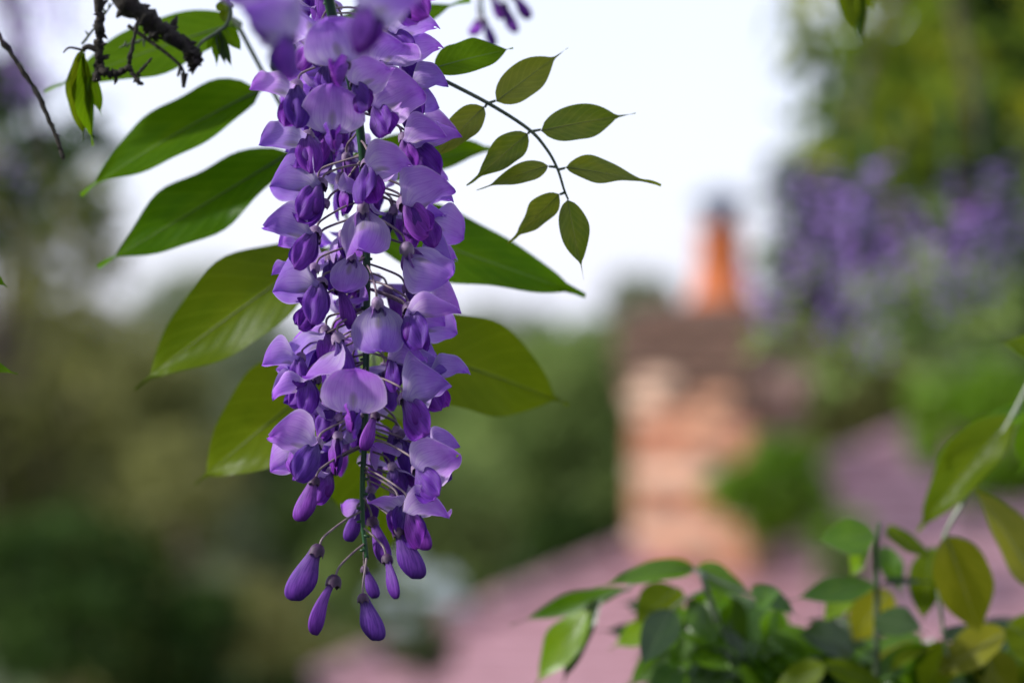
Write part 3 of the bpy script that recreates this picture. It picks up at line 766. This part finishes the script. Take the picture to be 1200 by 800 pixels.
for i in range(nc):
    t0, t1 = i/nc, (i+1.12)/nc; t1 = min(t1, 1.0); up = 0.028
    r0, r1 = run*t0, run*t1
    sides = [((r0, r0), (A-r0, r0), (A-r1, r1), (r1, r1)), ((A-r0, r0), (A-r0, B-r0), (A-r1, B-r1), (A-r1, r1)),
             ((A-r0, B-r0), (r0, B-r0), (r1, B-r1), (A-r1, B-r1)), ((r0, B-r0), (r0, r0), (r1, r1), (r1, B-r1))]
    for (p, q, r_, s_) in sides:
        a = hpnt(*p, rz(t0)+up); b_ = hpnt(*q, rz(t0)+up); c = hpnt(*r_, rz(t1)); dd_ = hpnt(*s_, rz(t1))
        a2 = hpnt(*p, rz(t0)); b2 = hpnt(*q, rz(t0))
        mb.add([a, b_, c, dd_, a2, b2], [(0, 1, 2, 3), (4, 5, 1, 0)])
roof = obj('roof', mb.mesh('roof', [M['tile']], False), house)
mb = MB(); mb.tube([Vector((-.14, 0, 0)), Vector((.14, 0, 0))], [0.085, 0.095], 10); cap_me = mb.mesh('ridge_tile', [M['tile']])
def ridge(p, q):
    n = max(1, int((q-p).length/0.27)); dr = (q-p).normalized()
    for i in range(n):
        o = obj('ridge_tile', cap_me, roof); o.matrix_local = frame(dr, Vector((0, 0, 1)), p+(q-p)*((i+.5)/n)+Vector((0, 0, .0)))
ridge(hpnt(0, 0, rz(0)), hpnt(run, run, rz(1))); ridge(hpnt(run, run, rz(1)), hpnt(A-run, run, rz(1)))

# chimney: rotated so that one face is seen square-on and one obliquely
CW = 0.66; th = math.radians(-30)
cc = P(878, 400, 12.0); cR = Matrix.Rotation(th, 3, 'Z')
# near vertical edge of the stack stands at cc; the centre lies behind it
ctr = Vector((cc.x, cc.y, 0)) + cR @ Vector((-CW/2, CW/2, 0))
Z = lambda py: ZC-(py-400)*K*12.0
mb = MB(); zb, zt = 2.2, Z(428)
mb.box(ctr-hr+Vector((0, 0, (zb+zt)/2)), (CW-.024, CW-.024, zt-zb), cR)
ch = obj('chimney', mb.mesh('chimney', [M['mortar']], False), house)
def brick_mesh(l, w_, h, mat):
    m = MB(); m.box((0, 0, 0), (l, w_, h)); me = m.mesh('brick', [mat], False); return me
def course(z, W, h, mat, key, n=3):
    bw = 0.1025; g_ = 0.010
    off = 0.5 if key % 2 else 0.0
    for side in range(4):
        R = Matrix.Rotation(th+side*math.pi/2, 3, 'Z'); Lf = W-bw
        k = n; lx = Lf/k
        for i in range(k):
            mt = mat
            if mat == 'brick':
                q = random.random(); mt = 'sooty' if (key > 11 and q < .3) or q < .04 else 'brick_pale' if q > .68 else 'brick_red' if q < .45 else 'brick'
            kk = (round(lx, 4), mt)
            if kk not in BM: BM[kk] = brick_mesh(lx-g_, bw, h-g_, M[mt])
            me = BM[kk]
            x = -W/2+lx*(i+0.5)+(bw if key % 2 else 0.0)
            p = ctr-hr+R @ Vector((x, -W/2+bw/2, 0))+Vector((0, 0, z+h/2))
            o = obj('brick', me, ch); o.matrix_local = Matrix.Translation(p+R @ Vector((0, random.uniform(-.004, .004), 0))) @ R.to_4x4()
BM = {}
z = Z(700)-0.10; k = 0; h = 0.075
while z < Z(492):
    course(z, CW, h, 'brick', k); z += h; k += 1
for i in range(3):
    course(z, CW+0.045*(i+1), h+.012, 'brick' if i < 2 else 'sooty', k); z += h+.012; k += 1
for i in range(2):
    course(z, CW+0.13, h, 'sooty', k); z += h; k += 1
course(z, CW+0.06, h, 'sooty', k); z += h
mb = MB(); s0 = (CW+0.02)/2; s1 = 0.17; hh = Z(352)-z          # sloping mortar flaunching
vv = [cR @ Vector((sx*s0, sy*s0, 0)) for sx, sy in ((-1,-1),(1,-1),(1,1),(-1,1))]+[cR @ Vector((sx*s1, sy*s1, hh)) for sx, sy in ((-1,-1),(1,-1),(1,1),(-1,1))]
mb.add([q+ctr-hr+Vector((0, 0, z)) for q in vv], [(0,1,5,4),(1,2,6,5),(2,3,7,6),(3,0,4,7),(4,5,6,7)])
mb.box(ctr-hr+Vector((0, 0, z-.16)), (CW-.02, CW-.02, .33), cR)
obj('chimney_cap', mb.mesh('chimney_cap', [M['sooty']], False), ch)
pc = ctr-hr+Vector((.02, 0, 0)); zp = Z(356)
def lathe(prof, m=20, c=Vector((0, 0, 0))):
    vs_ = [c+Vector((r*math.cos(2*math.pi*k/m), r*math.sin(2*math.pi*k/m), z_)) for r, z_ in prof for k in range(m)]
    fs = [(i*m+k, i*m+(k+1) % m, (i+1)*m+(k+1) % m, (i+1)*m+k) for i in range(len(prof)-1) for k in range(m)]
    return vs_, fs
hpz = Z(262)-zp
mb = MB(); mb.add(*lathe([(.175, -.03), (.17, .04), (.145, .06), (.115, hpz*.8), (.127, hpz*.84), (.133, hpz*.95), (.127, hpz), (.10, hpz), (.10, hpz*.5)], 24, pc+Vector((0, 0, zp))))
obj('chimney_pot', mb.mesh('chimney_pot', [M['terracotta']]), ch)
mb = MB(); zc = zp+hpz
mb.add(*lathe([(.085, -.05), (.09, .10), (.12, .10), (.145, .115), (.14, .14), (.07, .185), (.0, .195)], 20, pc+Vector((0, 0, zc))))
obj('chimney_cowl', mb.mesh('chimney_cowl', [M['lead']]), ch)

# ------------------------------------------------------------ background plants
def leaves_np(centers, size, rs_, aspect=0.5, upb=0.4):
    """diamond leaves, gently folded; returns verts, faces"""
    n = len(centers)
    nrm = rs_.normal(size=(n, 3)); nrm[:, 2] = np.abs(nrm[:, 2])+upb; nrm /= np.linalg.norm(nrm, axis=1, keepdims=True)
    a = rs_.normal(size=(n, 3)); a -= nrm*np.sum(a*nrm, axis=1, keepdims=True); a /= np.linalg.norm(a, axis=1, keepdims=True)
    b_ = np.cross(nrm, a); s = size*rs_.uniform(.6, 1.35, size=(n, 1))
    c = np.asarray(centers)
    v = np.stack([c-a*s*.5, c+b_*s*aspect*.5-a*s*.08+nrm*s*.08, c+a*s*.5-nrm*s*.05, c-b_*s*aspect*.5-a*s*.08+nrm*s*.08], axis=1).reshape(-1, 3)
    return v, n

def quad_mesh(name, v, n, mat):
    me = bpy.data.meshes.new(name)
    me.vertices.add(4*n); me.vertices.foreach_set('co', v.astype(np.float32).ravel())
    me.loops.add(4*n); me.loops.foreach_set('vertex_index', np.arange(4*n, dtype=np.int32))
    me.polygons.add(n); me.polygons.foreach_set('loop_start', np.arange(0, 4*n, 4, dtype=np.int32))
    me.polygons.foreach_set('loop_total', np.full(n, 4, dtype=np.int32))
    me.materials.append(mat); me.update(); me.validate(); return me

def tree(name, label, x, y, zbase, ztop, rx, nl, size, mat, seed, clumps=26, low=0.15, cat='tree', group=None, gap=0.30, ry=None):
    r = np.random.RandomState(seed); rr = random.Random(seed)
    e = empty(name, (x, y, zbase)); tag(e, label, cat, group)
    H = ztop-zbase; ry = ry or rx
    cz = H*(low+(1-low)/2); hz = H*(1-low)/2
    cl_ = []
    for i in range(clumps):
        q = r.normal(size=3); q /= np.linalg.norm(q); q *= r.uniform(.45, 1)**.5
        cl_.append((q[0]*rx*.82, q[1]*ry*.82, cz+q[2]*hz*.85))
    cl_ = np.array(cl_); rad = r.uniform(.22, .45, size=clumps)*min(rx, hz)*gap/0.30
    w_ = rad**2; w_ /= w_.sum(); idx = r.choice(clumps, size=nl, p=w_)
    q = r.normal(size=(nl, 3)); q /= np.linalg.norm(q, axis=1, keepdims=True); q *= (r.uniform(.2, 1, size=(nl, 1))**.45)
    c = cl_[idx]+q*rad[idx][:, None]*np.array([1.1, 1.1, .85])
    v, n = leaves_np(c, size, r)
    obj('crown', quad_mesh('crown', v, n, mat), e)
    mb_ = MB(); R0 = max(.03, H*.018)
    top = Vector((rr.uniform(-.1, .1)*rx, 0, cz+hz*.5))
    trunk = smooth_path([Vector((0, 0, -.15)), Vector((rr.uniform(-.05, .05)*rx, 0, H*.2)), Vector((rr.uniform(-.1, .1)*rx, 0, cz*.8)), top], 5)
    mb_.tube(trunk, [lerp(R0, R0*.3, i/(len(trunk)-1)) for i in range(len(trunk))], 8)
    for i in range(0, clumps, 2):
        p = Vector(cl_[i]); s_ = trunk[min(len(trunk)-1, max(3, int(len(trunk)*min(.95, p.z/H*.7))))]
        m_ = (s_+p)/2+Vector((0, 0, .08*H))
        pp_ = smooth_path([s_, m_, p], 3); mb_.tube(pp_, [lerp(R0*.4, R0*.08, k_/(len(pp_)-1)) for k_ in range(len(pp_))], 5)
    obj('trunk', mb_.mesh('trunk', [M['trunk']]), e)
    return e

def px_tree(name, label, px, top, d, wpx, nl, size, mat, seed, bottom=None, **kw):
    p = P(px, top, d); zb = gz(p.x, p.y) if bottom is None else P(px, bottom, d).z
    return tree(name, label, p.x, p.y, zb, p.z, wpx*K*d/2, nl, size, mat, seed, **kw)

F = {}
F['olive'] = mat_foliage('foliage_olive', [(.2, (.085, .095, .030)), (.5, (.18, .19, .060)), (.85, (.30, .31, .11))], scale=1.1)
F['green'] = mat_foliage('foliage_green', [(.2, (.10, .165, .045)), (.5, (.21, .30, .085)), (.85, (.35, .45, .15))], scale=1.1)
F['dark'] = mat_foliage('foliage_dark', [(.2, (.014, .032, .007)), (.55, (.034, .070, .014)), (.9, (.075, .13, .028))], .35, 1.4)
F['grey'] = mat_foliage('foliage_haze_green', [(.2, (.14, .18, .10)), (.8, (.32, .37, .24))], scale=.7)  # haze of distance put into the pale leaf colour
F['lime'] = mat_foliage('foliage_lime', [(.25, (.05, .10, .012)), (.5, (.14, .21, .018)), (.8, (.38, .40, .025))], .5, 4.0)
F['ivy'] = mat_foliage('foliage_ivy', [(.25, (.06, .14, .008)), (.55, (.14, .28, .012)), (.85, (.26, .42, .03))], .45, 3.5, 0.03)

# far rows: trees whose tops end just above eye level
px_tree('broad_tree', 'dense olive tree, lower than the thin crowned tree in front of it', 60, 300, 21, 420, 9000, .16, F['olive'], 1)
px_tree('broad_tree', 'grey olive tree between two pale sky gaps and the raceme', 300, 325, 24, 420, 9000, .17, F['grey'], 2)
px_tree('broad_tree', 'mid green tree just behind the raceme stem', 500, 335, 22, 380, 9000, .16, F['green'], 3)
px_tree('broad_tree', 'bright green tree between the raceme and the brick chimney', 650, 330, 20, 330, 9000, .15, F['green'], 4)
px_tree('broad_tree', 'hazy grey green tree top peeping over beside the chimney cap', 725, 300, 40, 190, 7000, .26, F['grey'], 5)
px_tree('broad_tree', 'sunlit olive tree behind the chimney shoulder', 1010, 385, 19, 380, 9000, .16, F['olive'], 6)
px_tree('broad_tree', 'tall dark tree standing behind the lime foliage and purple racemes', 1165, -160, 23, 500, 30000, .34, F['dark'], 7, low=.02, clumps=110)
px_tree('broad_tree', 'grey green tree low behind the roof ridge, beside the tall dark tree', 1190, 330, 20.5, 300, 8000, .16, F['grey'], 8)
px_tree('broad_tree', 'thin crowned olive tree letting two pale sky gaps through', 10, 120, 15, 330, 2600, .15, F['olive'], 9, clumps=30, low=.45)
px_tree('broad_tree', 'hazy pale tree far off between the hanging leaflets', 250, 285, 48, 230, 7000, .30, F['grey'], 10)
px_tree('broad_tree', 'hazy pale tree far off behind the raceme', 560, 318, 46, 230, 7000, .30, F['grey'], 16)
# nearer shrubs; on the darkest, shade is put into the leaf colour
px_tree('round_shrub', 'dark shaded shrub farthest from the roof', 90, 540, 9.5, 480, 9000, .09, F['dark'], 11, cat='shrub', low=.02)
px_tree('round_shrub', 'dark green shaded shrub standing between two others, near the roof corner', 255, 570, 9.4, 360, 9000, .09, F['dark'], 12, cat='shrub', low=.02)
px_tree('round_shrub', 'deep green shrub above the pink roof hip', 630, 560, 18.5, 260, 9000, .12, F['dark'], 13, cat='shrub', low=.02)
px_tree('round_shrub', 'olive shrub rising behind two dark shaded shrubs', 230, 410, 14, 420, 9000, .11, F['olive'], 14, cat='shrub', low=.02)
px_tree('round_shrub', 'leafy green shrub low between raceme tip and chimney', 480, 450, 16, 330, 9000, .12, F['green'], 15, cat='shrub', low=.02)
fb = px_tree('round_shrub', 'shrub with pale heads made up for a round light spot at the low roof corner', 490, 625, 10.4, 190, 4200, .07, F['dark'], 17, cat='shrub', low=.02, clumps=20)
M['blossom'] = mat_plain('light_spot_blossom', (0.62, 0.70, 0.72), (0.80, 0.84, 0.86), 30, 0.8, 0.2, 0.003)  # made-up pale heads standing in for a round spot of light
rb_ = np.random.RandomState(4)
for (x, y) in [(521, 684), (506, 700), (470, 735), (452, 702), (533, 712), (480, 668)]:
    q = rb_.normal(size=(70, 3)); q /= np.linalg.norm(q, axis=1, keepdims=True); q[:, 2] = np.abs(q[:, 2])*.8
    v, n = leaves_np(q*.05, .035, rb_, .8, .2)
    o = obj('blossom', quad_mesh('blossom', v, n, M['blossom']), fb); o.location = P(x, y, 10.05)-fb.location
# green climber hugging the chimney flank
iv = px_tree('ivy_clump', 'bright green climber clinging to the shaded side of the chimney', 905, 505, 11.6, 150, 1800, .08, F['ivy'], 21, bottom=640, cat='climber', low=.0, clumps=22)

px_tree('ivy_clump', 'larger green climber sprawling over the pink roof beyond the chimney', 1150, 425, 10.6, 230, 2600, .08, F['ivy'], 22, bottom=600, cat='climber', low=.0, clumps=30)
px_tree('ivy_clump', 'small tuft of green climber low on the roof beside the chimney', 985, 575, 10.2, 90, 700, .07, F['ivy'], 23, bottom=690, cat='climber', low=.0, clumps=14)
# wisteria on the right, about three metres off: lime leaves and purple racemes
def vine(label, x0, y0, x1, y1, d, dz, n, size, mat, seed, stems):
    r = np.random.RandomState(seed); rt = P((x0+x1)/2, y0-80, d)
    e = empty('wisteria_vine', rt); tag(e, label, 'vine')
    nc_ = max(10, n//14); cx = r.uniform(x0, x1, nc_); cy = r.uniform(y0, y1, nc_); cd = r.uniform(d, d+dz, nc_)
    i = r.randint(0, nc_, n)
    pts_ = np.array([tuple(P(cx[k]+r.normal()*24, cy[k]+r.normal()*24, cd[k]+r.normal()*.03)-rt) for k in i])
    v, m_ = leaves_np(pts_, size, r, .42, .1)
    obj('crown', quad_mesh('crown', v, m_, mat), e)
    stalks(e, rt, 'trunk', [([P(x, y, d+.1) for x, y in s_], .012, .004) for s_ in stems], M['trunk'])
    return e
vine('lime and yellow green wisteria foliage in front of the tall dark tree', 955, -60, 1230, 215, 3.2, .9, 520, .062, F['lime'], 31, [[(1100, -80), (1040, 20), (1000, 140), (975, 230)], [(1100, -80), (1130, 60), (1150, 200)]])
vine('sparse green wisteria foliage around the hanging purple racemes', 900, 215, 1210, 420, 3.5, .7, 200, .055, F['green'], 32, [[(1060, 130), (1050, 250), (1080, 380)], [(1060, 130), (1150, 260)]])
vine('dim dark vine foliage around the racemes behind the bare twig', -90, 60, 95, 250, 2.7, .6, 170, .055, F['dark'], 33, [[(0, -20), (30, 80), (60, 200)]])

def petal_quads(mb_, p, out, s, r):
    up = Vector((0, 0, 1)); sd = out.cross(up).normalized()
    b0 = p; b1 = p+out*s*1.1+up*s*.25
    mb_.add([b0, b0+out*s*.5+sd*s*.6+up*s*.25, b1, b0+out*s*.5-sd*s*.6+up*s*.25], [(0, 1, 2), (0, 2, 3)], [(0.3, .5), (.7, .9), (1, .5), (.7, .1)], 0)
    k0 = p-up*s*.15; k1 = k0-up*s*.85+out*s*.2
    mb_.add([k0, k0-up*s*.4+sd*s*.24, k1, k0-up*s*.4-sd*s*.24, k0-up*s*.4+out*s*.3], [(0, 1, 4), (1, 2, 4), (2, 3, 4), (3, 0, 4)], [(.3, .5), (.6, .8), (1, .5), (.6, .2), (.6, .5)], 1)

M['far_wing'] = mat_plain('lilac_wing', (0.16, 0.10, 0.34), (0.30, 0.22, 0.52), 60, 0.7, 0.1, 0.001)
def far_raceme(label, px, ytop, yend, d, seed, wide=64):
    r = random.Random(seed); rt = P(px, ytop, d); e = empty('wisteria_raceme', rt)
    tag(e, label, 'flower', 'blurred wisteria racemes in the distance')
    n = int(abs(yend-ytop)/8)+4; mb_ = MB(); ln = (yend-ytop)*K*d
    for i in range(n):
        t = (i+.5)/n; a = i*2.4+r.uniform(-.3, .3); out = Vector((math.cos(a), math.sin(a), 0))
        rad = wide*K*d*.5*(1-.65*t)*r.uniform(.7, 1.1)
        petal_quads(mb_, Vector((0, 0, -ln*t))+out*rad, out, .024*(1-.3*t)*r.uniform(.6, 1.2), r)
    obj('blossoms', mb_.mesh('blossoms', [M['banner'], M['far_wing']]), e)
    stalks(e, rt, 'stem', [([rt+Vector((0, 0, .12)), rt, rt-Vector((0, 0, ln))], .0025, .001)], M['rachis'])
for i, (px, y0, y1, dd_, lb) in enumerate([
    (975, 215, 400, 3.0, 'blurred purple raceme hanging beside the chimney cap'),
    (1022, 270, 425, 3.1, 'blurred deep purple raceme, lowest hanging of the cluster near the chimney'),
    (1008, 190, 275, 2.9, 'blurred pale lilac raceme under lime green foliage'),
    (1110, 240, 375, 3.0, 'blurred mauve raceme hanging between a lilac raceme and the cluster near the chimney'),
    (1152, 190, 350, 3.15, 'blurred lilac raceme nearest the dark tree edge'),
    (1055, 225, 330, 3.35, 'faint lilac raceme in the gap between the denser purple racemes'),
    (1190, 240, 330, 3.4, 'pale lilac raceme at the end of the row farthest from the chimney'),
    (905, 300, 392, 3.2, 'small blurred violet raceme touching the chimney cap outline'),
    (935, 195, 300, 3.3, 'faint purple raceme beside the pale round light spot'),
    (30, -120, 120, 2.6, 'blurred dusky purple raceme above the thin bare twig'),
    (75, -140, 40, 2.8, 'blurred purple raceme behind the hanging spur twig'),
    (22, 90, 225, 2.9, 'dim purple raceme below the bare twig')]):
    far_raceme(lb, px, y0, y1, dd_, 50+i)

# ------------------------------------------------------------ pergola and hedge, both unseen, added to shade the raceme
pg = empty('shade_pergola', (0, -0.6, 2.6)); tag(pg, 'added unseen timber pergola that shades the raceme and carries the wisteria', 'pergola')
M['timber'] = mat_plain('timber', (0.10, 0.07, 0.05), (0.18, 0.13, 0.09), 8, 0.8, 0.4, 0.003)
for x in (-2.2, 2.2):
    for y in (-1.6, 1.75):
        mb = MB(); mb.box((x, y+.6, 1.15), (.12, .12, 2.5)); obj('post', mb.mesh('post', [M['timber']], False), pg)
    mb = MB(); mb.box((x, .68, 2.47), (.10, 4.2, .14)); obj('beam', mb.mesh('beam', [M['timber']], False), pg)
for y in (-1.6, -.9, -.2, .5, 1.2, 1.8):
    mb = MB(); mb.box((0, y+.6, 2.58), (5.0, .06, .12)); obj('rafter', mb.mesh('rafter', [M['timber']], False), pg)
r = np.random.RandomState(77); n = 900
c = np.stack([r.uniform(-2.4, 2.4, n), r.uniform(-1.7, 2.2, n), 2.62+np.abs(r.normal(size=n))*.12], axis=1)
v, m_ = leaves_np(c, .09, r, .45, .6); obj('crown', quad_mesh('crown', v, m_, F['green']), pg)
hd = empty('shade_hedge', (0, -2.6, 2.6)); tag(hd, 'added unseen dark green hedge that cuts the frontal light on the raceme', 'hedge')  # added out of view to block light from behind the camera
n = 6000
c = np.stack([r.uniform(-4, 4, n), r.uniform(-.35, .35, n), r.uniform(0, 2.9, n)], axis=1)
v, m_ = leaves_np(c, .14, r, .55, .1); obj('crown', quad_mesh('crown', v, m_, F['dark']), hd)
mb = MB()
for x in (-3, -1.5, 0, 1.5, 3): mb.tube([Vector((x, 0, -.1)), Vector((x+.1, 0, 1.2)), Vector((x, .05, 2.4))], [.05, .035, .012], 7)
obj('trunk', mb.mesh('trunk', [M['trunk']]), hd)
